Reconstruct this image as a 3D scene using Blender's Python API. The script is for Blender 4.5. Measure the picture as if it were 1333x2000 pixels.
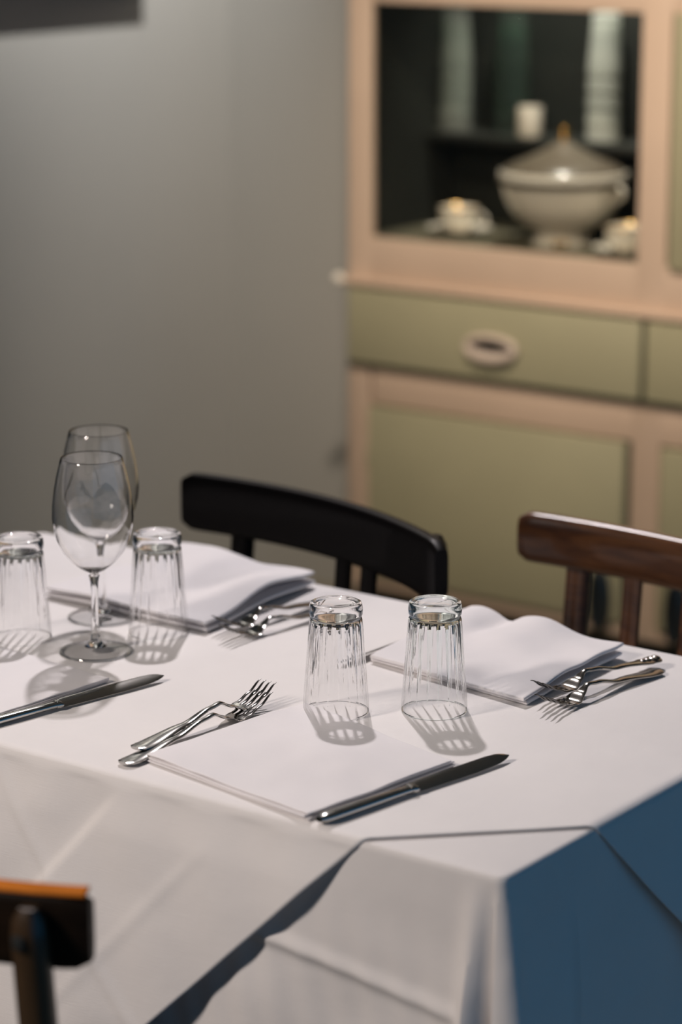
import bpy, bmesh, math, random
from mathutils import Vector, Matrix, noise
random.seed(4)
C = bpy.context.scene
for o in list(bpy.data.objects): bpy.data.objects.remove(o)
PI = math.pi
R = math.radians

# ------------------------------------------------------------------ camera
pitch, yaw = R(13.941), R(36.2227)
cam_d = bpy.data.cameras.new('camera'); cam = bpy.data.objects.new('camera', cam_d)
C.collection.objects.link(cam); C.camera = cam
cam_d.sensor_fit = 'VERTICAL'; cam_d.sensor_height = 36.0; cam_d.sensor_width = 36.0
cam_d.lens = 5237.0/2000*36
cam_d.clip_start = .05; cam_d.clip_end = 60
cam.location = (1.203, -1.888, 1.641)
cam.rotation_euler = (PI/2 - pitch, 0, yaw)
cam_d.dof.use_dof = True; cam_d.dof.focus_distance = 2.80; cam_d.dof.aperture_fstop = 2.8

# ------------------------------------------------------------------ world, lights, exposure
C.view_settings.view_transform = 'Standard'; C.view_settings.look = 'None'
C.view_settings.gamma = 1; C.view_settings.exposure = 0; C.view_settings.use_curve_mapping = False
w = bpy.data.worlds.new('world'); C.world = w; w.use_nodes = True
w.node_tree.nodes['Background'].inputs[0].default_value = (.11, .50, 1.0, 1)
w.node_tree.nodes['Background'].inputs[1].default_value = .30

def aim(o, target):
    o.rotation_euler = (Vector(target) - o.location).to_track_quat('-Z', 'Y').to_euler()
def spot(name, loc, target, energy, col, angle, blend, radius):
    l = bpy.data.lights.new(name, 'SPOT'); l.energy = energy; l.color = col
    l.spot_size = R(angle); l.spot_blend = blend; l.shadow_soft_size = radius
    o = bpy.data.objects.new(name, l); C.collection.objects.link(o); o.location = loc; aim(o, target); return o
def area(name, loc, target, energy, col, sx, sy):
    l = bpy.data.lights.new(name, 'AREA'); l.energy = energy; l.color = col
    l.shape = 'RECTANGLE'; l.size = sx; l.size_y = sy
    o = bpy.data.objects.new(name, l); C.collection.objects.link(o); o.location = loc; aim(o, target); return o
spot('ceiling_spot_over_table', (-1.45, 1.45, 2.50), (-.45, .35, .75), 142, (1.0, .925, .935), 68, .6, .035)
spot('room_front_light', (-1.25, -2.0, 2.40), (-.38, 0, .60), 205, (1.0, .88, .80), 40, 1.0, .20)
spot('ceiling_spot_by_wall', (-1.98, 2.34, 2.42), (-2.6, 2.42, 1.85), 128, (1.0, .96, .92), 84, 1.0, .018)
spot('cabinet_fill_spot', (-.85, .95, 2.65), (-1.5, 2.5, .85), 170, (1.0, .84, .68), 56, .8, .06)  # unseen fill, added to brighten the cabinet front
spot('tureen_fill_spot', (-.95, -.3, 2.3), (-1.55, 2.6, .95), 130, (1.0, .84, .68), 30, 1.0, .05)  # unseen fill, added to light the tureen from the front
spot('cabinet_inner_fill', (-1.56, 2.60, 1.84), (-1.58, 2.84, 1.25), 50, (1.0, .95, .85), 80, .8, .02)  # added inside the cabinet to brighten stacks and tureen

# ------------------------------------------------------------------ materials
def mat(name, col, rough=.6, metal=0, coat=0, noise_amt=0, nscale=20, bump=0, bscale=200, spec=.5, col2=None, distort=0, stretch=None):
    m = bpy.data.materials.new(name); m.use_nodes = True
    nt = m.node_tree; b = nt.nodes['Principled BSDF']
    b.inputs['Base Color'].default_value = (*col, 1); b.inputs['Roughness'].default_value = rough
    b.inputs['Metallic'].default_value = metal; b.inputs['Coat Weight'].default_value = coat
    b.inputs['Specular IOR Level'].default_value = spec
    tc = nt.nodes.new('ShaderNodeTexCoord'); mp = nt.nodes.new('ShaderNodeMapping')
    nt.links.new(tc.outputs['Object'], mp.inputs[0])
    if stretch: mp.inputs['Scale'].default_value = stretch
    if noise_amt or col2:
        n = nt.nodes.new('ShaderNodeTexNoise'); n.inputs['Scale'].default_value = nscale
        n.inputs['Detail'].default_value = 4; n.inputs['Distortion'].default_value = distort
        nt.links.new(mp.outputs[0], n.inputs['Vector'])
        r = nt.nodes.new('ShaderNodeValToRGB')
        c2 = col2 or tuple(c*(1-noise_amt) for c in col)
        r.color_ramp.elements[0].position = .35; r.color_ramp.elements[1].position = .68
        r.color_ramp.elements[0].color = (*c2, 1); r.color_ramp.elements[1].color = (*col, 1)
        nt.links.new(n.outputs[0], r.inputs[0]); nt.links.new(r.outputs[0], b.inputs['Base Color'])
    if bump:
        n2 = nt.nodes.new('ShaderNodeTexNoise'); n2.inputs['Scale'].default_value = bscale; n2.inputs['Detail'].default_value = 3
        nt.links.new(mp.outputs[0], n2.inputs['Vector'])
        bp = nt.nodes.new('ShaderNodeBump'); bp.inputs['Strength'].default_value = bump; bp.inputs['Distance'].default_value = .002
        nt.links.new(n2.outputs[0], bp.inputs['Height']); nt.links.new(bp.outputs[0], b.inputs['Normal'])
    return m

def cloth_mat(name, col):
    m = mat(name, col, rough=.9, spec=.12, noise_amt=.05, nscale=6)
    nt = m.node_tree; b = nt.nodes['Principled BSDF']
    b.inputs['Sheen Weight'].default_value = .15
    tc = nt.nodes.new('ShaderNodeTexCoord')
    fac = None
    bp = nt.nodes.new('ShaderNodeBump'); bp.inputs['Strength'].default_value = .25; bp.inputs['Distance'].default_value = .0006
    hs = []
    for sc in ((30, 900, 900), (900, 30, 30)):                      # fine threads both ways
        mp = nt.nodes.new('ShaderNodeMapping'); mp.inputs['Scale'].default_value = sc
        n = nt.nodes.new('ShaderNodeTexNoise'); n.inputs['Scale'].default_value = 1; n.inputs['Detail'].default_value = 1
        nt.links.new(tc.outputs['Object'], mp.inputs[0]); nt.links.new(mp.outputs[0], n.inputs['Vector']); hs.append(n)
    a = nt.nodes.new('ShaderNodeMath'); a.operation = 'ADD'
    nt.links.new(hs[0].outputs[0], a.inputs[0]); nt.links.new(hs[1].outputs[0], a.inputs[1])
    nt.links.new(a.outputs[0], bp.inputs['Height'])
    n3 = nt.nodes.new('ShaderNodeTexNoise'); n3.inputs['Scale'].default_value = 9; n3.inputs['Detail'].default_value = 3
    nt.links.new(tc.outputs['Object'], n3.inputs['Vector'])
    b2 = nt.nodes.new('ShaderNodeBump'); b2.inputs['Strength'].default_value = .35; b2.inputs['Distance'].default_value = .008
    nt.links.new(n3.outputs[0], b2.inputs['Height']); nt.links.new(bp.outputs[0], b2.inputs['Normal'])
    nt.links.new(b2.outputs[0], b.inputs['Normal'])
    return m

def schlick(nt, r0=.04):
    lw = nt.nodes.new('ShaderNodeLayerWeight'); lw.inputs['Blend'].default_value = .5
    p = nt.nodes.new('ShaderNodeMath'); p.operation = 'POWER'; p.inputs[1].default_value = 5
    m = nt.nodes.new('ShaderNodeMath'); m.operation = 'MULTIPLY_ADD'; m.inputs[1].default_value = 1-r0; m.inputs[2].default_value = r0
    nt.links.new(lw.outputs['Facing'], p.inputs[0]); nt.links.new(p.outputs[0], m.inputs[0]); return m
def glass_mat(name, clear=.45, tint=(1, 1, 1), milk=0, ior=1.5):
    m = bpy.data.materials.new(name); m.use_nodes = True; nt = m.node_tree
    nt.nodes.remove(nt.nodes['Principled BSDF']); out = nt.nodes['Material Output']
    g = nt.nodes.new('ShaderNodeBsdfGlass'); g.inputs['IOR'].default_value = ior; g.inputs['Roughness'].default_value = 0
    g.inputs['Color'].default_value = (*tint, 1)
    t = nt.nodes.new('ShaderNodeBsdfTransparent'); t.inputs['Color'].default_value = (*tint, 1)
    mx = nt.nodes.new('ShaderNodeMixShader'); mx.inputs[0].default_value = 1-clear
    nt.links.new(t.outputs[0], mx.inputs[1]); nt.links.new(g.outputs[0], mx.inputs[2])
    last = mx
    if milk:
        d = nt.nodes.new('ShaderNodeBsdfTranslucent'); d.inputs['Color'].default_value = (.8, .82, .78, 1)
        d2 = nt.nodes.new('ShaderNodeBsdfDiffuse'); d2.inputs['Color'].default_value = (.8, .82, .78, 1)
        md = nt.nodes.new('ShaderNodeMixShader'); md.inputs[0].default_value = .5
        nt.links.new(d.outputs[0], md.inputs[1]); nt.links.new(d2.outputs[0], md.inputs[2])
        m2 = nt.nodes.new('ShaderNodeMixShader'); m2.inputs[0].default_value = milk
        nt.links.new(mx.outputs[0], m2.inputs[1]); nt.links.new(md.outputs[0], m2.inputs[2]); last = m2
    nt.links.new(last.outputs[0], out.inputs['Surface'])
    return m
def fluted_mat(name, tint=(1, 1, 1)):
    """thick refracting ribs with thin clear panels between them, the same on both sides of the wall"""
    m = glass_mat(name, 0, tint); nt = m.node_tree; out = nt.nodes['Material Output']
    glass = next(n for n in nt.nodes if n.type == 'BSDF_GLASS')
    t = nt.nodes.new('ShaderNodeBsdfTransparent'); t.inputs['Color'].default_value = (.985, .985, .985, 1)
    g = nt.nodes.new('ShaderNodeBsdfGlossy'); g.inputs['Roughness'].default_value = .02
    fr = schlick(nt, .025)
    thin = nt.nodes.new('ShaderNodeMixShader')
    nt.links.new(fr.outputs[0], thin.inputs[0]); nt.links.new(t.outputs[0], thin.inputs[1]); nt.links.new(g.outputs[0], thin.inputs[2])
    tc = nt.nodes.new('ShaderNodeTexCoord'); sp = nt.nodes.new('ShaderNodeSeparateXYZ'); nt.links.new(tc.outputs['Object'], sp.inputs[0])
    def mth(op, a, b=None):
        n = nt.nodes.new('ShaderNodeMath'); n.operation = op
        for i, q in enumerate((a, b)):
            if q is None: continue
            if isinstance(q, (int, float)): n.inputs[i].default_value = q
            else: nt.links.new(q, n.inputs[i])
        return n.outputs[0]
    ang = mth('ARCTAN2', sp.outputs['Y'], sp.outputs['X'])
    rib = mth('ABSOLUTE', mth('SINE', mth('MULTIPLY', ang, 9)))
    panel = mth('MULTIPLY', mth('GREATER_THAN', rib, mth('MULTIPLY', mth('MAXIMUM', mth('SUBTRACT', sp.outputs['Z'], .010), 0), 7.5)), mth('LESS_THAN', sp.outputs['Z'], .100))
    panel = mth('MULTIPLY', panel, mth('GREATER_THAN', sp.outputs['Z'], .0015))
    rad = mth('SQRT', mth('ADD', mth('MULTIPLY', sp.outputs['X'], sp.outputs['X']), mth('MULTIPLY', sp.outputs['Y'], sp.outputs['Y'])))
    panel = mth('MAXIMUM', panel, mth('LESS_THAN', rad, .0185))
    mx = nt.nodes.new('ShaderNodeMixShader'); nt.links.new(panel, mx.inputs[0])
    nt.links.new(glass.outputs[0], mx.inputs[1]); nt.links.new(thin.outputs[0], mx.inputs[2])
    nt.links.new(mx.outputs[0], out.inputs['Surface']); return m
def pane_mat(name, tr=(.90, .90, .88), r0=.04):
    m = bpy.data.materials.new(name); m.use_nodes = True; nt = m.node_tree
    nt.nodes.remove(nt.nodes['Principled BSDF']); out = nt.nodes['Material Output']
    g = nt.nodes.new('ShaderNodeBsdfGlossy'); g.inputs['Roughness'].default_value = .03
    t = nt.nodes.new('ShaderNodeBsdfTransparent'); t.inputs['Color'].default_value = (*tr, 1)
    fr = schlick(nt, r0)
    mx = nt.nodes.new('ShaderNodeMixShader')
    nt.links.new(fr.outputs[0], mx.inputs[0]); nt.links.new(t.outputs[0], mx.inputs[1]); nt.links.new(g.outputs[0], mx.inputs[2])
    nt.links.new(mx.outputs[0], out.inputs['Surface']); return m

M = dict(
    ceil=mat('ceiling_paint', (.55, .52, .47), .9),
    wall=mat('wall_paint', (.42, .415, .39), .85, noise_amt=.05, nscale=2, bump=.15, bscale=60),
    floor=mat('floor_tiles', (.30, .27, .20), .5, noise_amt=.15, nscale=3),
    cloth=cloth_mat('white_cloth', (.83, .80, .79)),
    over=cloth_mat('white_overlay', (.86, .83, .82)),
    napkin=cloth_mat('white_napkin', (.86, .83, .84)),
    hem=cloth_mat('cream_napkin_edge', (.84, .80, .72)),
    black_wood=mat('black_wood', (.003, .002, .002), .42, spec=.10, coat=.04, noise_amt=.3, nscale=12, stretch=(1, 8, 8)),
    brown_wood=mat('brown_wood', (.15, .060, .022), .28, coat=.5, col2=(.06, .022, .010), nscale=9, stretch=(1, 7, 7), distort=1),
    dark_wood=mat('dark_wood', (.016, .009, .005), .5, spec=.15, coat=.04, noise_amt=.4, nscale=9, stretch=(1, 7, 7)),
    post_wood=mat('highlit_post_wood', (.06, .034, .016), .35, coat=.3, noise_amt=.4, nscale=9, stretch=(7, 7, 1)),  # browner than the rail: the posts' highlight put into the colour
    lit_top_wood=mat('lamplit_orange_wood', (.60, .19, .03), 1.0, spec=0, coat=0, noise_amt=.25, nscale=14, stretch=(1, 6, 6)),  # warm lamplight on the rail top, painted as orange
    steel=mat('steel', (.50, .49, .47), .14, metal=1),
    tine=mat('tine_dark_reflection', (.16, .155, .15), .22, metal=1),  # dark reflections in the tines, put into a darker steel colour
    steel_dark=mat('dark_steel', (.36, .345, .32), .17, metal=1),
    cream=mat('cream_paint', (.66, .50, .38), .5, noise_amt=.10, nscale=3, bump=.1, bscale=25),
    sage=mat('sage_paint', (.41, .385, .25), .5, noise_amt=.08, nscale=4, bump=.1, bscale=25),
    olive_gap=mat('dark_olive_gap', (.05, .05, .03), .8),
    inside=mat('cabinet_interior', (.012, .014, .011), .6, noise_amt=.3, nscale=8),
    board=mat('cabinet_floorboard', (.13, .12, .08), .6, noise_amt=.2, nscale=8),
    handle=mat('ivory_handle', (.60, .50, .42), .3),
    handle_shaded=mat('shaded_ivory_handle', (.012, .018, .024), .35),  # lower door pulls, their shade put into the colour
    hole=mat('plug_and_recess_shade', (.008, .010, .010), .8),
    china=mat('white_china', (.80, .75, .66), .15, coat=.4),
    lid=mat('shaded_lid', (.115, .095, .07), .3, coat=.2),  # taupe stands for shade on the lid, put into the colour
    gold=mat('gold_trim', (.75, .45, .14), .22, metal=1),
    band=mat('dark_band', (.06, .045, .03), .3),
    frame=mat('black_frame', (.012, .014, .016), .4),
    canvas=mat('grey_canvas', (.2, .2, .19), .8, noise_amt=.5, nscale=3),
    tumbler=fluted_mat('tumbler_glass'), tumbler_green=fluted_mat('tumbler_glass_greenish', (.975, .995, .988)),
    foot=pane_mat('thin_clear_foot', (.96, .96, .96), .10),
    wine=glass_mat('wine_glass_clear', 0),
    cloudy=glass_mat('lit_stack_glass', .5, (.97, 1, .97), milk=.7),  # milkiness paints this stack as brightly lit
    pane=pane_mat('cabinet_glass'),
)

# ------------------------------------------------------------------ helpers
def link(name, bm, m, parent=None, smooth=True, loc=None):
    me = bpy.data.meshes.new(name); bmesh.ops.recalc_face_normals(bm, faces=bm.faces); bm.to_mesh(me); bm.free()
    for mm in (m if isinstance(m, (list, tuple)) else [m]): me.materials.append(mm)
    if smooth:
        for p in me.polygons: p.use_smooth = True
        me.set_sharp_from_angle(angle=R(40))
    o = bpy.data.objects.new(name, me); C.collection.objects.link(o)
    if parent: o.parent = parent
    if loc: o.location = loc
    return o
def tag(o, label=None, cat=None, group=None, kind=None):
    if label: o['label'] = label
    if cat: o['category'] = cat
    if group: o['group'] = group
    if kind: o['kind'] = kind
    return o
def thing(name, label, cat, loc=(0, 0, 0), rz=0, group=None):
    o = bpy.data.objects.new(name, None); C.collection.objects.link(o); o.empty_display_size = .05
    o.location = loc; o.rotation_euler = (0, 0, rz); return tag(o, label, cat, group)
def copy_tree(o, parent=None):
    c = o.copy(); C.collection.objects.link(c); c.parent = parent
    for ch in list(o.children): copy_tree(ch, c)
    return c
def box(bm, x0, x1, y0, y1, z0, z1, bev=0):
    g = bmesh.ops.create_cube(bm, size=1)['verts']
    for v in g: v.co = Vector(((x0+x1)/2+v.co.x*(x1-x0), (y0+y1)/2+v.co.y*(y1-y0), (z0+z1)/2+v.co.z*(z1-z0)))
    if bev:
        es = list({e for v in g for e in v.link_edges})
        bmesh.ops.bevel(bm, geom=es, offset=bev, segments=2, affect='EDGES', profile=.5)
    return bm
def lathe(bm, prof, seg=64, mod=None, close=False):
    rings = []
    for (r, z) in prof:
        if r < 1e-6: rings.append([bm.verts.new((0, 0, z))]); continue
        ring = []
        for i in range(seg):
            t = 2*PI*i/seg; rr = r*(mod(t, z) if mod else 1)
            ring.append(bm.verts.new((rr*math.cos(t), rr*math.sin(t), z)))
        rings.append(ring)
    pairs = list(zip(rings, rings[1:])) + ([(rings[-1], rings[0])] if close else [])
    for a, b in pairs:
        if len(a) == 1 and len(b) == 1: continue
        for i in range(seg):
            j = (i+1) % seg
            if len(a) == 1: bm.faces.new((a[0], b[i], b[j]))
            elif len(b) == 1: bm.faces.new((a[i], a[j], b[0]))
            else: bm.faces.new((a[i], a[j], b[j], b[i]))
    return bm
def sweep(bm, st, n=12, power=2.6):
    """st: stations (centre Vector, side Vector, up Vector, half width, half thickness)"""
    rings = []
    for c, s, u, a, b in st:
        ring = []
        for i in range(n):
            t = 2*PI*(i+.5)/n; ct, sn = math.cos(t), math.sin(t)
            x = math.copysign(abs(ct)**(2/power), ct)*a; y = math.copysign(abs(sn)**(2/power), sn)*b
            ring.append(bm.verts.new(Vector(c)+Vector(s)*x+Vector(u)*y))
        rings.append(ring)
    for a, b in zip(rings, rings[1:]):
        for i in range(n): bm.faces.new((a[i], a[(i+1) % n], b[(i+1) % n], b[i]))
    bm.faces.new(rings[0]); bm.faces.new(list(reversed(rings[-1])))
    return bm
def lerp_tab(tab, x):
    if x <= tab[0][0]: return tab[0][1]
    for (a, b), (c, d) in zip(tab, tab[1:]):
        if x <= c:
            t = (x-a)/(c-a); t = t*t*(3-2*t) if False else t
            return b+(d-b)*t
    return tab[-1][1]
def smooth_tab(tab, x):
    if x <= tab[0][0]: return tab[0][1]
    for (a, b), (c, d) in zip(tab, tab[1:]):
        if x <= c:
            t = (x-a)/(c-a); t = t*t*(3-2*t); return b+(d-b)*t
    return tab[-1][1]
def sm(a, b, x):
    t = max(0, min(1, (x-a)/(b-a))); return t*t*(3-2*t)

# ------------------------------------------------------------------ room
def struct(name, bm, m): return tag(link(name, bm, m, smooth=False), kind='structure')
struct('floor', box(bmesh.new(), -2.72, 3.6, -4.1, 3.0, -.05, 0), M['floor'])
struct('wall_left', box(bmesh.new(), -2.72, -2.6, -4.0, 3.0, 0, 2.75), M['wall'])
struct('wall_front', box(bmesh.new(), -2.6, 3.6, -4.1, -4.0, 0, 2.75), M['wall'])
struct('ceiling', box(bmesh.new(), -2.72, 3.6, -4.1, 3.0, 2.75, 2.85), M['ceil'])
struct('wall_back', box(bmesh.new(), -2.6, 2.6, 2.88, 3.0, 0, 2.75), M['wall'])

pf = thing('picture_frame', 'black framed picture on the left wall, only its lower edge in view', 'picture', (-2.6, 1.75, 1.358))
bm = bmesh.new()
for a in ((0, .050, -.8, .815, 0, .035), (0, .050, -.8, .815, .6, .635), (0, .050, -.8, -.765, .035, .6), (0, .050, .78, .815, .035, .6)): box(bm, *a, .003)
link('frame', bm, M['frame'], pf)
link('canvas', box(bmesh.new(), .004, .03, -.765, .78, .035, .6), M['canvas'], pf, False)

# ------------------------------------------------------------------ table and cloths
TX0, TY1, TZ = -1.18, .685, .75       # table top runs x -1.18..0, y 0...685
CT = .0012
tb = thing('dining_table', 'long rectangular dining table hidden under white tablecloths', 'table', (-.59, .3425, 0))
link('tabletop', box(bmesh.new(), -.584, .584, -.3365, .3365, .718, .7475, .004), M['dark_wood'], tb)
for sx in (-1, 1):
    for sy in (-1, 1):
        link('leg', box(bmesh.new(), sx*.54-.025, sx*.54+.025, sy*.29-.025, sy*.29+.025, 0, .718, .004), M['dark_wood'], tb)

def under_off(s, d, L):
    """outward push of the hanging cloth; s = distance from the front right corner, d = depth below the edge"""
    return 0
# front right corner carries pleats; other sides hang in soft waves
bm = bmesh.new()
per = []
rc = .010
def corner(cx_, cy_, a0):
    for k in range(0, 7):
        a = a0+PI/2*k/6; per.append((cx_+rc*math.cos(a), cy_+rc*math.sin(a), math.cos(a), math.sin(a)))
def side(x0, y0, x1, y1, nx, ny, n):
    for k in range(1, n):
        # denser towards the front right corner
        t = k/n; per.append((x0+(x1-x0)*t, y0+(y1-y0)*t, nx, ny))
corner(-rc, rc, -PI/2)                                  # front right
side(0, rc, 0, TY1-rc, 1, 0, 130)
corner(-rc, TY1-rc, 0)
side(-rc, TY1, TX0+rc, TY1, 0, 1, 90)
corner(TX0+rc, TY1-rc, PI/2)
side(TX0, TY1-rc, TX0, rc, -1, 0, 60)
corner(TX0+rc, rc, PI)
side(TX0+rc, 0, -rc, 0, 0, -1, 230)
er = .006
depths = [0, .1, .2, .3, .4, .5, .6, .7, .8, .9, 1.0]
rows = []
NS = 110
def skirt(px, py, nx, ny, d):
    o = .035*d
    if ny < -.5:                                        # front face
        t = -px
        o += d*(.13*math.exp(-((t-.030)/.012)**2) - .07*math.exp(-((t-.012)/.008)**2))
        o += .010*d*math.sin(t*23+1)*sm(.05, .2, t)
        o += .003*sm(.02, .1, d)*noise.noise(Vector((t*9, d*11, 5)))*2
        o += .0055*math.exp(-((d-(.111+.114*(px+.265)))/.008)**2)*sm(.03, .06, t)   # ironed crease
        o += .0015*math.sin(t*160+d*30)*sm(.02, .15, d)*.5
    elif nx > .5:
        t = py; o += .005*sm(.02, .1, d)*noise.noise(Vector((t*9, d*11, 8)))
        o += d*(.05*math.exp(-((t-.018)/.010)**2)) + .02*d*math.sin(t*17+.6)*sm(.03, .15, t)
        o += .0012*math.exp(-((t-.115-.02*d)/.004)**2)*4*sm(.02, .1, d)
    elif abs(nx) < .999 and abs(ny) < .999: o += .02*d
    else: o += .02*d*math.sin((px+py)*20)
    if nx > .05 and ny < -.05: o += .09*d
    return o
for (px, py, nx, ny) in per:
    col = []
    for k in range(6):                                  # rounded table edge
        a = PI/2*k/5
        col.append(bm.verts.new((px+nx*(-er+er*math.sin(a)), py+ny*(-er+er*math.sin(a)), TZ-er+er*math.cos(a))))
    for k in range(1, NS+1):
        d = .28*k/NS; o = skirt(px, py, nx, ny, d)
        col.append(bm.verts.new((px+nx*o, py+ny*o, TZ-er-d)))
    rows.append(col)
n = len(rows)
for i in range(n):
    a, b = rows[i], rows[(i+1) % n]
    for k in range(len(a)-1): bm.faces.new((a[k], b[k], b[k+1], a[k+1]))
cap = bm.faces.new([r[0] for r in rows])
bmesh.ops.triangulate(bm, faces=[cap])
uc = link('tablecloth', bm, M['cloth'])
tag(uc, 'large white tablecloth under the diamond overlay, hanging with pleats at the table corner', 'tablecloth')
sol = uc.modifiers.new('solid', 'SOLIDIFY'); sol.thickness = .0010; sol.offset = -1

# overlay: a 1.1 m square laid diamond-wise, its corners hanging over the four edges
OC = Vector((-.59, .3425)); OH = .5475
def over_map(u, v):
    g = .0016
    x, y, z = u, v, TZ+g
    # soft wrinkles and ironed creases on the flat
    z += .0006*(1+noise.noise(Vector((u*9, v*9, 3.1))))
    cr = 0
    if abs(u+.59+.0) < .02: pass
    def hang(s, flare, wave):
        s = s-0
        arc = er*PI/2
        if s < arc:
            a = s/er; return er*math.sin(a)+g*math.sin(a), TZ-er+(er+g)*math.cos(a)
        d = s-arc; tilt = flare
        return er+g+d*math.sin(tilt)+wave(d), TZ-er-d*math.cos(tilt)
    e = -er
    if v < 0+er:
        s = er-v
        def wv(d):
            t = -u
            q = .007*sm(.02, .18, d)*(1+math.sin(t*14+.6)) + .0012*math.sin(t*60+d*20)
            q += .005*sm(.02, .1, d)*noise.noise(Vector((t*8, d*8, 2)))
            # the sharp ironed crease left of the setting, and two faint ones
            cx_ = u+.452+.80*d
            q += sm(0, .05, d)*.007*(1-sm(-.085, 0, cx_)*(1-sm(0, .016, cx_)))
            q += .0012*math.exp(-((u+.30+.9*d)/.010)**2)*sm(.02, .08, d)
            q += .0022*math.exp(-((u+.62-.9*d)/.010)**2)
            return q
        o, z = hang(s, .10, wv); y = er-o+0
        return (u, y-er*0, z)
    if v > TY1-er:
        s = v-(TY1-er); o, z = hang(s, .05, lambda d: .01*d*math.sin(u*20)); return (u, TY1-er+o, z)
    if u > -er:
        s = u+er; o, z = hang(s, .13, lambda d: .006*sm(.02, .1, d)*(1+math.sin(v*20))+.01*sm(.25, .29, v)*sm(.02, .1, d)*0); return (-er+o, v, z)
    if u < TX0+er:
        s = TX0+er-u; o, z = hang(s, .05, lambda d: .01*d*math.sin(v*20)); return (TX0+er-o, v, z)
    return (x, y, z)
bm = bmesh.new(); NG = 300; grid = []
e1 = Vector((1, 1)).normalized(); e2 = Vector((1, -1)).normalized()
for i in range(NG+1):
    row = []
    for j in range(NG+1):
        a = (i/NG*2-1)*OH; b = (j/NG*2-1)*OH
        p = OC+e1*a+e2*b
        row.append(bm.verts.new(over_map(p.x, p.y)))
    grid.append(row)
for i in range(NG):
    for j in range(NG): bm.faces.new((grid[i][j], grid[i+1][j], grid[i+1][j+1], grid[i][j+1]))
ov = link('tablecloth_overlay', bm, M['over'])
tag(ov, 'square white overlay cloth laid diagonally on the table, its corner hanging in front', 'tablecloth')
sol = ov.modifiers.new('solid', 'SOLIDIFY'); sol.thickness = .0012; sol.offset = 1
TOPZ = TZ+.0040     # what objects rest on

# ------------------------------------------------------------------ napkins
def napkin(label, quad, layers, th, wavef, seed, group=None):
    """quad: near-left, near-right, far-right, far-left corners on the table"""
    rnd = random.Random(seed); bm = bmesh.new()
    n_ = 44
    q = [Vector(c) for c in quad]
    for L in range(layers):
        cs = [c+Vector((rnd.uniform(-.0025, .0025), rnd.uniform(-.004, .004))) for c in q]
        gt, gb = [], []
        for i in range(n_+1):
            rt_, rb_ = [], []
            for j in range(n_+1):
                u, v = i/n_, j/n_
                # ease the samples towards the borders so the folded edge is round
                uu = .5-.5*math.cos(PI*u); vv = .5-.5*math.cos(PI*v)
                p = (cs[0]*(1-uu)+cs[1]*uu)*(1-vv)+(cs[3]*(1-uu)+cs[2]*uu)*vv
                ed = min(uu, 1-uu, vv, 1-vv)*.24
                prof = math.sqrt(max(0, 1-max(0, 1-ed/(th*.5))**2))
                base = TOPZ+L*th*.95+wavef(uu, vv)*(L+.6)/layers + .0006*L*noise.noise(Vector((uu*6, vv*6, seed+L)))
                mid = base+th/2
                rt_.append(bm.verts.new((p.x, p.y, mid+prof*th*.48)))
                rb_.append(bm.verts.new((p.x, p.y, mid-prof*th*.48)))
            gt.append(rt_); gb.append(rb_)
        for i in range(n_):
            for j in range(n_):
                bm.faces.new((gt[i][j], gt[i+1][j], gt[i+1][j+1], gt[i][j+1]))
                bm.faces.new((gb[i][j], gb[i][j+1], gb[i+1][j+1], gb[i+1][j]))
        bmesh.ops.remove_doubles(bm, verts=[v for r in (gt[0], gt[-1], gb[0], gb[-1]) for v in r]+[r[k] for g_ in (gt, gb) for r in g_[1:-1] for k in (0, -1)], dist=1e-5)
    o = link('napkin', bm, M['napkin']); return tag(o, label, 'napkin', group)

G_N = 'folded napkins, one at each place'
napkin('folded white napkin in front of the two middle tumblers, between forks and knife',
       ((-.459, .045), (-.224, .006), (-.197, .215), (-.430, .280)), 3, .0019,
       lambda u, v: .0015+.002*math.exp(-((v-.7)/.2)**2)+.0008*math.sin(u*8+v*5), 11, G_N)
napkin('folded white napkin at left edge of photo, beside the left front knife',
       ((-.905, .020), (-.668, .012), (-.655, .222), (-.900, .245)), 3, .0018,
       lambda u, v: .001+.001*math.sin(u*6), 12, G_N)
def wC(u, v):
    h = .006*sm(0, .3, v)
    h += .016*math.exp(-((u-.50)/.20)**2)*sm(.25, .95, v)+.012*math.exp(-((u-.08)/.13)**2)*sm(.3, .95, v)
    h += .006*sm(.7, 1, u)*sm(.0, .5, v)
    h -= .008*math.exp(-((u-.28+.1*(1-v))/.06)**2)*sm(.4, .9, v)
    h += .0012*math.sin(v*18+u*7)
    return max(0, h)
napkin('puffed folded white napkin beside the two shiny forks at the right',
       ((-.470, .452), (-.244, .418), (-.247, .632), (-.470, .650)), 2, .0048, wC, 13, G_N)
def wD(u, v):
    return max(0, .006+.014*sm(.55, .95, u)*sm(.1, .5, v)+.006*math.sin(v*7+u*4)*sm(.2, .6, v)+.004*math.exp(-((u-.3)/.2)**2))
napkin('folded white napkin behind the wine glasses, one corner lifted off the table',
       ((-.942, .430), (-.688, .425), (-.706, .668), (-.940, .690)), 2, .0048, wD, 14, G_N)

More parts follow.
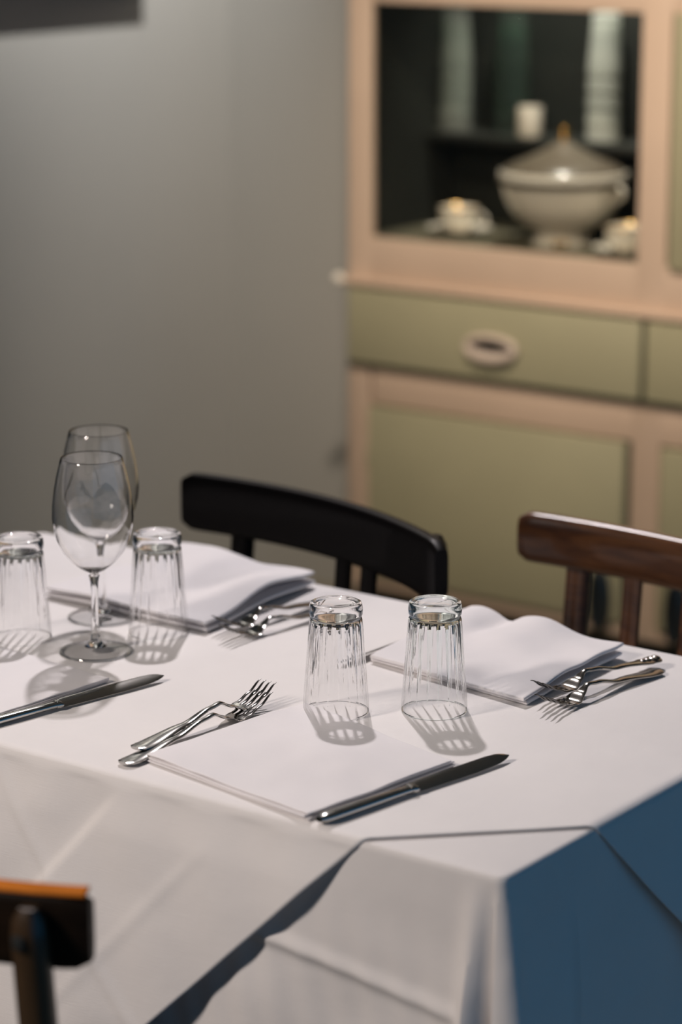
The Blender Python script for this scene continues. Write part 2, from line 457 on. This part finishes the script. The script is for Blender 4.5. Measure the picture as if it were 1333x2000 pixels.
# ------------------------------------------------------------------ tumblers
def tum_mod(t, z):
    a = .015*sm(.018, .060, z)*(1-sm(.099, .104, z))
    return 1-a*(abs(math.sin(9*t))**.7)
def tumbler_parts(root, m):
    bm = bmesh.new(); seg = 180
    outer = [(.0335, .0004), (.0342, 0), (.0350, .0006), (.0349, .006), (.0347, .012), (.0343, .018), (.0339, .024), (.0334, .032)]
    outer += [(.0334-(.0334-.0284)*k/8, .032+(.098-.032)*k/8) for k in range(1, 9)]
    outer += [(.0280, .1015), (.0270, .104), (.0266, .1052), (.0276, .1065), (.0282, .108), (.0283, .112), (.0281, .116), (.0272, .1195), (.0255, .1205), (.0225, .1203), (.0208, .119), (.0195, .1184), (0, .1178)]
    inner = [(0, .1060), (.014, .1058), (.021, .1045), (.0245, .1015), (.0262, .096)]
    inner += [(.0262+(.0326-.0262)*k/8, .096-(.096-.014)*k/8) for k in range(1, 9)]
    prof = [(r, z) for r, z in inner+[(.0330, .002)]+outer]
    def mod(t, z): return tum_mod(t, z)
    rings = []
    lathe(bm, outer, seg, tum_mod)
    b2 = inner+[(.0335, .0004)]
    lathe(bm, b2, seg, lambda t, z: 1-.35*(1-tum_mod(t, z)))
    bmesh.ops.remove_doubles(bm, verts=bm.verts, dist=2e-5)
    o = link('fluted_glass', bm, m, root)
    return o
def tumbler(label, x, y, m, rz=0, z=None, proto=None):
    t = thing('tumbler', label, 'glass', (x, y, TOPZ if z is None else z), rz, 'upturned fluted tumblers on the table')
    tumbler_parts(t, m) if proto is None else None
    return t
t1 = tumbler('upturned clear fluted tumbler, left one of the two in the middle of the table', -.396, .286, M['tumbler'], .2)
t2 = tumbler('upturned fluted tumbler with greenish base, right one of the two mid-table', -.314, .350, M['tumbler_green'], .9)
t3 = tumbler('upturned fluted tumbler just right of the wine glasses', -.735, .399, M['tumbler'], .5)
t4 = tumbler('upturned fluted tumbler at left edge, left of the wine glasses', -.850, .290, M['tumbler'], 1.3)

# ------------------------------------------------------------------ wine glasses
def wine_glass(label, x, y, h=1.0):
    t = thing('wine_glass', label, 'wine glass', (x, y, TOPZ), 0, 'long-stemmed wine glasses')
    foot = [(.041, .0008), (.041, .0018), (.036, .0028), (.022, .0048), (.0125, .0075)]
    ft = link('foot', lathe(bmesh.new(), foot, 64), M['foot'], t)
    link('foot_rim', lathe(bmesh.new(), [(.0385, .0004), (.0408, .0003), (.0413, .0012), (.0408, .0021), (.0385, .0024)], 64, close=True), M['wine'], ft)
    foot = [(0, .0070), (.0125, .0072), (.010, .0085), (.006, .014), (.0045, .024), (.0038, .045), (.0038, .070), (.0045, .082), (.0062, .090), (.0, .0945)]
    link('stem', lathe(bmesh.new(), foot, 64), M['wine'], t)
    out = [(0, .0925), (.0060, .0935), (.0150, .0985), (.0255, .107), (.0350, .119), (.0415, .133), (.0448, .147), (.0458, .158), (.0452, .172), (.0432, .188), (.0400, .205), (.0365, .219), (.0348, .2255), (.0343, .2262), (.0338, .2255)]
    inn = [(r-.0010, z+.0004) for r, z in reversed(out[2:-3])]
    inn = [(r, z) for r, z in inn]+[(.006, .0965), (0, .0955)]
    # finer
    def fine(p):
        q = []
        for (a, b), (c, d) in zip(p, p[1:]): q += [(a, b), ((a+c)/2, (b+d)/2)]
        return q+[p[-1]]
    link('bowl', lathe(bmesh.new(), out+inn, 96), M['wine'], t)
    return t
wine_glass('clear wine glass on a long stem, the nearer one of the pair', -.744, .299)
wine_glass('clear wine glass standing behind the other wine glass', -.831, .410)

# ------------------------------------------------------------------ cutlery (local: handle end at origin, running along +y)
X, Z = Vector((1, 0, 0)), Vector((0, 0, 1))
def fork(label, p0, p1, lift=0, tilt=0, group='polished dinner forks', m='steel', ornate=False, roll=0, length=None):
    d = Vector(p1)-Vector(p0); L = length or d.length; rz = math.atan2(-d.x, d.y)
    t = thing('fork', label, 'fork', (p0[0], p0[1], TOPZ+lift), rz, group)
    t.rotation_euler = (tilt, roll, rz)
    zt = [(0, .0035), (.05, .0032), (.35, .0080), (.55, .0150), (.62, .0165), (.69, .0095), (.76, .0035), (.82, .0045), (.90, .0100), (1, .0200)]
    wt = [(0, .0060), (.012, .0100), (.05, .0115), (.14, .0105), (.35, .0058), (.55, .0034), (.64, .0034), (.69, .0075), (.74, .0120), (.80, .0128)]
    if ornate: wt = [(0, .0050), (.012, .0090), (.04, .0120), (.08, .0100), (.11, .0118), (.18, .0080), (.35, .0050), (.55, .0034), (.64, .0034), (.69, .0075), (.74, .0120), (.80, .0128)]
    def st(f): 
        return Vector((0, f*L, smooth_tab(zt, f)))
    def stations(f0, f1, n, w=None, x0=0, th=None):
        out = []
        for k in range(n+1):
            f = f0+(f1-f0)*k/n; c = st(f); tng = (st(min(1, f+.01))-st(max(0, f-.01))).normalized()
            up = X.cross(tng); hw = (lerp_tab(wt, f) if w is None else w(f)); hx = x0(f) if callable(x0) else x0
            out.append((c+X*hx, X, up, hw, th(f) if th else .0012))
        return out
    hth = lambda f: lerp_tab([(0, .0016), (.1, .0018), (.4, .0019), (.6, .0020), (.66, .0014), (.8, .0010)], f)
    bm = bmesh.new(); sweep(bm, stations(0, .66, 36, th=hth), 14, 2.2)
    link('handle', bm, M[m], t)
    if ornate:
        bm = bmesh.new()
        for k, (f, w_) in enumerate(((.02, .006), (.05, .0075), (.09, .005), (.13, .004))):
            c = st(f)+Z*.0022; b3 = bmesh.ops.create_uvsphere(bm, u_segments=12, v_segments=8, radius=1)['verts']
            for v in b3: v.co = Vector((v.co.x*w_, v.co.y*.004, v.co.z*.0016))+c
        link('ornament', bm, M[m], t)
    bm = bmesh.new(); sweep(bm, stations(.655, .80, 14, th=hth), 14, 2.6); head = link('head', bm, M[m], t)
    for k in range(4):
        xo = (k-1.5)*.0070
        bm = bmesh.new()
        sweep(bm, stations(.785, 1.0, 12, w=lambda f: lerp_tab([(.785, .0022), (.96, .0013), (1, .0005)], f), x0=xo,
                           th=lambda f: lerp_tab([(.785, .0010), (.96, .0009), (1, .0004)], f)), 8, 2.4)
        link('tine', bm, M['tine'], head)
    return t
GF = 'forks at the front middle place'
fork('lower steel fork left of the front middle napkin, handle end poking out under it', (-.463, .020), (-.463, .250), 0, .0, GF)
fork('steel fork lying on top of the other one, left of the front middle napkin', (-.474, .052), (-.472, .268), .0045, 0, GF)
fork('steel fork with ornate handle against the right-hand napkin', (-.202, .628), (-.234, .428), .006, 0, 'forks at the right place', 'steel_dark', True)
fork('plain steel fork in front of the ornate one, at the right', (-.188, .606), (-.214, .405), 0, 0, 'forks at the right place', 'steel_dark')
fork('blurred steel fork nearest the lifted napkin corner', (-.648, .610), (-.672, .430), .002, 0, 'forks at the far left place')
fork('blurred steel fork beside the other one, behind the left middle tumbler', (-.612, .590), (-.648, .412), 0, 0, 'forks at the far left place')

def knife(label, p0, p1, group='dinner knives', lift=0):
    d = Vector(p1)-Vector(p0); L = d.length; rz = math.atan2(-d.x, d.y)
    t = thing('knife', label, 'knife', (p0[0], p0[1], TOPZ+lift), rz, group)
    J = .47
    bm = bmesh.new(); stt = []
    for k in range(25):
        f = J*k/24; g_ = k/24
        hw = lerp_tab([(0, .0040), (.03, .0070), (.10, .0085), (.5, .0075), (.85, .0062), (.95, .0060), (1, .0066)], g_)
        th = lerp_tab([(0, .0025), (.04, .0042), (.15, .0048), (.6, .0044), (.95, .0036), (1, .0040)], g_)
        stt.append((Vector((0, f*L, .0052)), X, Z, hw, th))
    link('handle', sweep(bm, stt, 16, 2.3), M['steel'], t)
    bm = bmesh.new()
    link('bolster', sweep(bm, [(Vector((0, J*L-.004, .0052)), X, Z, .0066, .0042), (Vector((0, J*L, .0052)), X, Z, .0082, .0048), (Vector((0, J*L+.004, .0052)), X, Z, .0076, .0030)], 16, 2.3), M['steel'], t)
    bm = bmesh.new(); stt = []
    roll = Matrix.Rotation(R(20), 3, 'Y')
    for k in range(31):
        g_ = k/30; f = J+.01+(1-J-.01)*g_
        lo = -lerp_tab([(0, .0068), (.08, .0085), (.5, .0095), (.8, .0098), (.9, .0088), (.96, .0066), (1, .0015)], g_)
        hi = lerp_tab([(0, .0068), (.1, .0078), (.6, .0078), (.85, .0060), (.95, .0030), (1, -.0005)], g_)
        c = (lo+hi)/2; hw = (hi-lo)/2
        sd = roll @ X; up = roll @ Z
        stt.append((Vector((0, f*L, .0050))+sd*c, sd, up, hw, lerp_tab([(0, .0014), (1, .0008)], g_)))
    link('blade', sweep(bm, stt, 12, 2.0), M['steel'], t)
    return t
knife('steel knife right of the front middle napkin, blade tip by the tumblers', (-.2085, .004), (-.163, .262))
knife('steel knife at the left edge, beside the left front napkin', (-.664, -.010), (-.612, .262))
knife('steel knife half hidden under the right-hand napkin, behind the middle tumblers', (-.470, .670), (-.487, .418))
knife('steel knife with only its tip showing from the far left napkin', (-.930, .690), (-.945, .446))

# ------------------------------------------------------------------ chairs (local: rail chord centre at origin, chair faces -y)
def chair(label, loc, rz, hw, sag, posts, slats, m, mtop=None, group='wooden chairs round the table', rail_h=.066, top=.820, legm=None, post_w=.019, slat_w=.013, power=5.0):
    t = thing('dining_chair', label, 'chair', loc, rz, group)
    def arc(x): return sag*(1-(x/hw)**2)
    bm = bmesh.new(); st = []
    N = 40
    for k in range(N+1):
        x = -hw+2*hw*k/N; y = arc(x); tg = Vector((1, -2*sag*x/hw**2, 0)).normalized(); sd = Vector((-tg.y, tg.x, 0))
        e = min(k, N-k); hh = rail_h/2*(1-.22*max(0, 1-e/1.5)**2)
        st.append((Vector((x, y, top-rail_h/2)), sd, Z, (.0115 if e else .009)*(1.25 if power < 4 else 1), hh))
    link('backrest_rail', sweep(bm, st, 20, power), m, t)
    if mtop:
        bm = bmesh.new(); st = []
        for k in range(N+1):
            x = -hw*.985+2*hw*.985*k/N; tg = Vector((1, -2*sag*x/hw**2, 0)).normalized(); sd = Vector((-tg.y, tg.x, 0))
            st.append((Vector((x, arc(x), top+.0005)), sd, Z, .0105, .0022))
        o = link('lit_rail_top', sweep(bm, st, 12, 3.0), mtop, t); o['label'] = 'top of the rail, warm lamplight painted orange-brown'
    ps = .014
    for x in posts:
        y = arc(x)+.0115+ps*.7
        bm = bmesh.new(); st = []
        for k in range(16):
            z = (top-.014)*(k/15) if k < 13 else top-.014-.006+.0033*(k-12)
            z = [0, .1, .2, .3, .42, .46, .5, .55, .6, .65, .69, .72, .75, .775, .79, .800][k]*(top-.008)/.80
            lean = -.030*max(0, (.80-z))/.35 if z > .45 else -.030+.06*(.45-z)/.45
            ww = post_w*(1-.1*max(0, (.45-z))/.45)*(1 if z < .78*(top-.008)/.80+.001 else (.85 if k == 14 else .5))
            st.append((Vector((x*(1-.04*max(0, .7-z)), y+lean, z)), X, Vector((0, 1, 0)), ww*.82, ww*.75))
        o = link('leg', sweep(bm, st, 14, 2.6), legm or m, t)
        bm = bmesh.new(); box(bm, -.006, .006, -.002, .002, -.006, .006, .0015)
        p = link('screw_plug', bm, M['hole'], o); p.location = (x, y+.75*post_w, top-.034)
    for x in slats:
        bm = bmesh.new(); st = []
        for k in range(8):
            z = .46+(top-rail_h+.01-.46)*k/7; lean = -.028*max(0, (.80-z))/.34
            st.append((Vector((x, arc(x)+.0+lean, z)), X, Vector((0, 1, 0)), slat_w, .006))
        link('slat', sweep(bm, st, 10, 3.5), m, t)
    # seat, front legs, stretchers
    bm = bmesh.new()
    box(bm, -hw*.80, hw*.80, -.45, -.03, .435, .462, .008); link('seat', bm, m, t)
    for s in (-1, 1):
        bm = bmesh.new(); sweep(bm, [(Vector((s*hw*.70, -.42, z)), X, Vector((0, 1, 0)), .014+.005*z/.43, .014+.005*z/.43) for z in (0, .2, .434)], 12, 2.6)
        link('leg', bm, m, t)
        bm = bmesh.new(); box(bm, s*hw*.70-.009, s*hw*.70+.009, -.41, -.04, .20, .225, .004); link('stretcher', bm, m, t)
    bm = bmesh.new(); box(bm, -hw*.68, hw*.68, -.43, -.412, .26, .285, .004); link('stretcher', bm, m, t)
    return t
chair('black wooden chair with curved back rail at the far side of the table', (-.790, .757, 0), R(-12.5), .252, .050,
      (-.178, .198), (.022, .075), M['black_wood'], rail_h=.078, top=.828)
chair('reddish brown wooden chair at the right edge, on the far side of the table', (-.362, .900, 0), R(-7), .212, .022,
      (-.140, .140), (-.045, .045), M['brown_wood'], slat_w=.013, power=2.9)
chair('dark wooden chair in the near left corner, seen from behind with lamplight painted orange on the rail top', (-.379, -.385, 0), R(180+4), .220, .050,
      (-.184, .184), (-.045, .045), M['dark_wood'], M['lit_top_wood'], legm=M['post_wood'])

# ------------------------------------------------------------------ cabinet
CY = 2.5
cb = thing('kitchen_cabinet', 'vintage cream and sage green kitchen cabinet with glass front against the back wall', 'cabinet', (-1.29, CY, 0))
def bx(name, m, *boxes, parent=cb, bev=.002, label=None):
    bm = bmesh.new()
    for b in boxes: box(bm, *b, bev)
    o = link(name, bm, m, parent)
    if label: o['label'] = label
    return o
# local x = world x + 1.29, local y = world y - 2.5
bx('face_frame', M['cream'],
   (-.703, -.648, 0, .02, .14, 1.90), (-.703, .703, 0.0005, .02, .775, .874), (-.64, .64, 0.0005, .02, 1.342, 1.40), (-.64, .64, .0005, .02, 1.82, 1.90),
   (-.029, .034, 0, .02, .14, 1.90), (.640, .703, 0, .02, .14, 1.90), (-.64, .64, .0005, .02, .532, .612), (-.64, .64, .0005, .02, .14, .165))
bx('side_panel', M['cream'], (-.703, -.682, .02, .36, .10, 1.90)); bx('side_panel', M['cream'], (.682, .703, .02, .36, .10, 1.90))
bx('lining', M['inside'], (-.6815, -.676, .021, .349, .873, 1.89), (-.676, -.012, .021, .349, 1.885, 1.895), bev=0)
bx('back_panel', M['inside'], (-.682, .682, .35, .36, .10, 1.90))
bx('cabinet_top', M['cream'], (-.713, .713, -.01, .36, 1.90, 1.925))
bx('bottom_board', M['board'], (-.682, .682, .02, .35, .855, .872))
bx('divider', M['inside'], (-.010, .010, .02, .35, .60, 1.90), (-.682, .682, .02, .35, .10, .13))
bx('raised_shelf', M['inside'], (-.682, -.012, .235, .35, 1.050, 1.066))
bx('ledge', M['cream'], (-.715, .715, -.020, .002, .776, .790), bev=.004)
bx('plinth', M['sage'], (-.68, .68, .03, .05, 0, .14))
bx('drawer_gap', M['olive_gap'], (-.0065, .0065, -.010, .0, .618, .770), (-.695, .695, -.010, .0, .608, .617))
# white ball standing in for a highlight on the ledge's left corner
bm = bmesh.new(); bmesh.ops.create_uvsphere(bm, u_segments=16, v_segments=12, radius=.013)
o = link('ledge_highlight', bm, M['china'], cb); o.location = (-.712, -.020, .786)
bx('glass_pane', M['pane'], (-.648, -.029, .008, .011, .874, 1.342), bev=0)
def ring(bm, a, b, r, y0, horizontal=True, n=40):
    rings = []
    for i in range(n):
        t = 2*PI*i/n; cxx, czz = a*math.cos(t), b*math.sin(t)
        nrm = Vector((math.cos(t)/a, 0, math.sin(t)/b)).normalized()
        rr = r*(1+.9*max(0, -math.sin(t) if horizontal else math.cos(t)))
        rings.append([bm.verts.new(Vector((cxx, y0, czz))+nrm*rr*math.cos(p)+Vector((0, -1, 0))*rr*1.2*math.sin(p)) for p in [2*PI*k/10 for k in range(10)]])
    for i in range(n):
        a_, b_ = rings[i], rings[(i+1) % n]
        for k in range(10): bm.faces.new((a_[k], b_[k], b_[(k+1) % 10], a_[(k+1) % 10]))
def pull(parent, x, z, y, vertical=False, m='handle'):
    a, b = (.056, .021) if not vertical else (.015, .058)
    bm = bmesh.new(); ring(bm, a, b, .0068, 0, not vertical)
    h = link('handle', bm, M[m], parent); h.location = (x, y-.008, z)
    bm = bmesh.new(); lathe(bm, [(0, -.001), (1, -.001), (1, .001), (0, .001)], 32)
    for v in bm.verts: v.co = Vector((v.co.x*a, -v.co.z, v.co.y*b))
    r_ = link('recess_shade', bm, M['hole'], h); r_.location = (0, .0045, 0)  # flat dark disc, the opening's shade put into its colour
    return h
d1 = bx('drawer', M['sage'], (-.692, -.006, -.018, -.0005, .618, .770), bev=.004, label='sage green left drawer')
pull(d1, -.338, .684, -.018)
d2 = bx('drawer', M['sage'], (.006, .692, -.018, -.0005, .618, .770), bev=.004); pull(d2, .338, .684, -.018)
p1 = bx('door', M['sage'], (-.646, -.041, -.010, .014, .168, .528), bev=.004); pull(p1, -.085, .212, -.010, True, 'handle_shaded')
p2 = bx('door', M['sage'], (.040, .636, -.010, .014, .168, .528), bev=.004); pull(p2, .085, .212, -.010, True, 'handle_shaded')
bx('door_gap', M['olive_gap'], (-.0405, -.0295, -.0005, .018, .17, .530))
bx('hinge', M['sage'], (-.652, -.641, -.006, .0, .40, .44), bev=.001)
bx('upper_door', M['sage'], (.045, .636, -.012, .014, .872, 1.345), bev=.004)
bx('upper_panel', M['cream'], (-.638, -.036, .004, .016, 1.40, 1.82)); bx('upper_panel', M['cream'], (.036, .638, .004, .016, 1.40, 1.82))

# ------------------------------------------------------------------ china and glass inside the cabinet
bz = .8725
tu = thing('soup_tureen', 'large cream lidded soup tureen with gold trim behind the cabinet glass', 'tureen', (-1.585, 2.665, bz))
link('bowl', lathe(bmesh.new(), [(0, .008), (.050, .004), (.062, 0), (.060, .010), (.050, .018), (.048, .024), (.072, .036), (.098, .058), (.115, .086), (.123, .112), (.127, .124), (.121, .124), (.112, .090), (.07, .05), (0, .035)], 64), M['china'], tu)
link('rim_band', lathe(bmesh.new(), [(.1265, .120), (.1300, .122), (.1300, .130), (.1265, .132), (.120, .126)], 64, close=True), M['band'], tu)
lid = link('lid', lathe(bmesh.new(), [(.127, .131), (.128, .134), (.124, .144), (.108, .156), (.083, .167), (.057, .177), (.037, .187), (.022, .197), (.012, .204), (0, .206)], 64), M['lid'], tu)
link('lid_rim', lathe(bmesh.new(), [(.1275, .1320), (.1300, .1335), (.1280, .1440), (.1245, .1455)], 64), M['china'], lid)
link('knob', lathe(bmesh.new(), [(0, .203), (.008, .205), (.005, .211), (.009, .216), (.011, .223), (.008, .230), (0, .233)], 24), M['gold'], lid)
for s in (-1, 1):
    bm = bmesh.new(); rings = [(Vector((s*(.119+.020*math.sin(PI*k/8)), 0, .108+.016*math.cos(PI*k/8))), Vector((0, 1, 0)), Vector((math.sin(PI*k/8)*s, 0, math.cos(PI*k/8))), .009, .0035) for k in range(9)]
    o = link('handle', sweep(bm, rings, 10, 2), M['china'], tu)
for s in (-1, 1):
    bm = bmesh.new(); bmesh.ops.create_uvsphere(bm, u_segments=12, v_segments=8, radius=.007)
    a = R(-62) + s*.13; o = link('foot_glint', bm, M['gold'], tu); o.location = (.060*math.cos(a), .060*math.sin(a), .006)  # gold ball standing in for a highlight on the foot

def cup_set(x, y, lab_c, lab_s, rz, s=1.0):
    sc = link('saucer', lathe(bmesh.new(), [(0, .002), (.030, 0), (.032, .003), (.050, .009), (.066, .015), (.067, .017), (.050, .012), (.030, .006), (0, .005)], 48), M['china'])
    sc.location = (x, y, bz); tag(sc, lab_s, 'saucer', 'saucers behind the cabinet glass')
    t = thing('teacup', lab_c, 'cup', (x, y, bz+.006), rz, 'teacups behind the cabinet glass')
    link('bowl', lathe(bmesh.new(), [(0, .003), (.016, 0), (.018, .003), (.020, .008), (.034, .022), (.041, .040), (.043, .050), (.0415, .050), (.039, .040), (.031, .022), (.018, .010), (0, .009)], 48), M['china'], t)
    link('gold_rim', lathe(bmesh.new(), [(.0432, .048), (.0440, .050), (.0432, .052), (.0412, .050)], 48, close=True), M['gold'], t)
    bm = bmesh.new()
    link('handle', sweep(bm, [(Vector((.038+.018*math.sin(PI*k/8), 0, .027+.014*math.cos(PI*k/8))), Vector((0, 1, 0)), Vector((math.sin(PI*k/8), 0, math.cos(PI*k/8))), .0035, .0025) for k in range(9)], 10, 2), M['china'], t)
cup_set(-1.815, 2.640, 'small teacup left of the tureen in the cabinet', 'saucer under the teacup left of the tureen', .4)
cup_set(-1.400, 2.600, 'small teacup at the right edge of the cabinet window, beside the tureen', 'saucer under the teacup at the right edge of the cabinet window', PI*.9)

# stacks of upturned tumblers on the raised shelf at the back
proto = None
def stack(x, y, n_, m, where, s=1.0):
    global proto
    cache = None
    names = ['topmost', 'second from top', 'middle one', 'second from bottom', 'bottom one']
    for k in range(n_):
        t = thing('tumbler', 'tumbler in the cabinet, brightness painted in, %s of the %s' % (names[n_-1-k], where), 'glass', (x, y, 1.0665+k*.033*s), k*.37, 'stacked tumblers behind the cabinet glass')
        t.scale = (s, s, s)
        if cache is None: cache = tumbler_parts(t, m)
        else:
            c = cache.copy(); C.collection.objects.link(c); c.parent = t
M['cloudy2'] = glass_mat('half_lit_stack_glass', .6, (.97, 1, .97), milk=.14)  # less milk, weaker light painted into the left stack
M['cloudy3'] = glass_mat('shaded_stack_glass', .7, (.9, 1, .95), milk=.02)  # hardly any milk, the middle stack's shade painted in
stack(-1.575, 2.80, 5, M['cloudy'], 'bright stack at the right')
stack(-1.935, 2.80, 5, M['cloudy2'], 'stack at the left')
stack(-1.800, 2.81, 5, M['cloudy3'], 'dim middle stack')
o = link('mug', lathe(bmesh.new(), [(0, .002), (.024, 0), (.026, .004), (.026, .060), (.0245, .060), (.024, .006), (0, .005)], 32), M['china'])
o.location = (-1.735, 2.775, 1.0665); tag(o, 'small white mug on the raised shelf between the tumbler stacks', 'mug')

# light focused through the glasses on the table
for o in C.objects:
    if o.type == 'MESH' and o.parent and o.parent.get('category') == 'wine glass' and o.name.split('.')[0] != 'foot':
        o.cycles.is_caustics_caster = True
    if o.name.split('.')[0] in ('tablecloth', 'tablecloth_overlay', 'napkin'): o.cycles.is_caustics_receiver = True
bpy.data.lights['ceiling_spot_over_table'].cycles.is_caustics_light = True
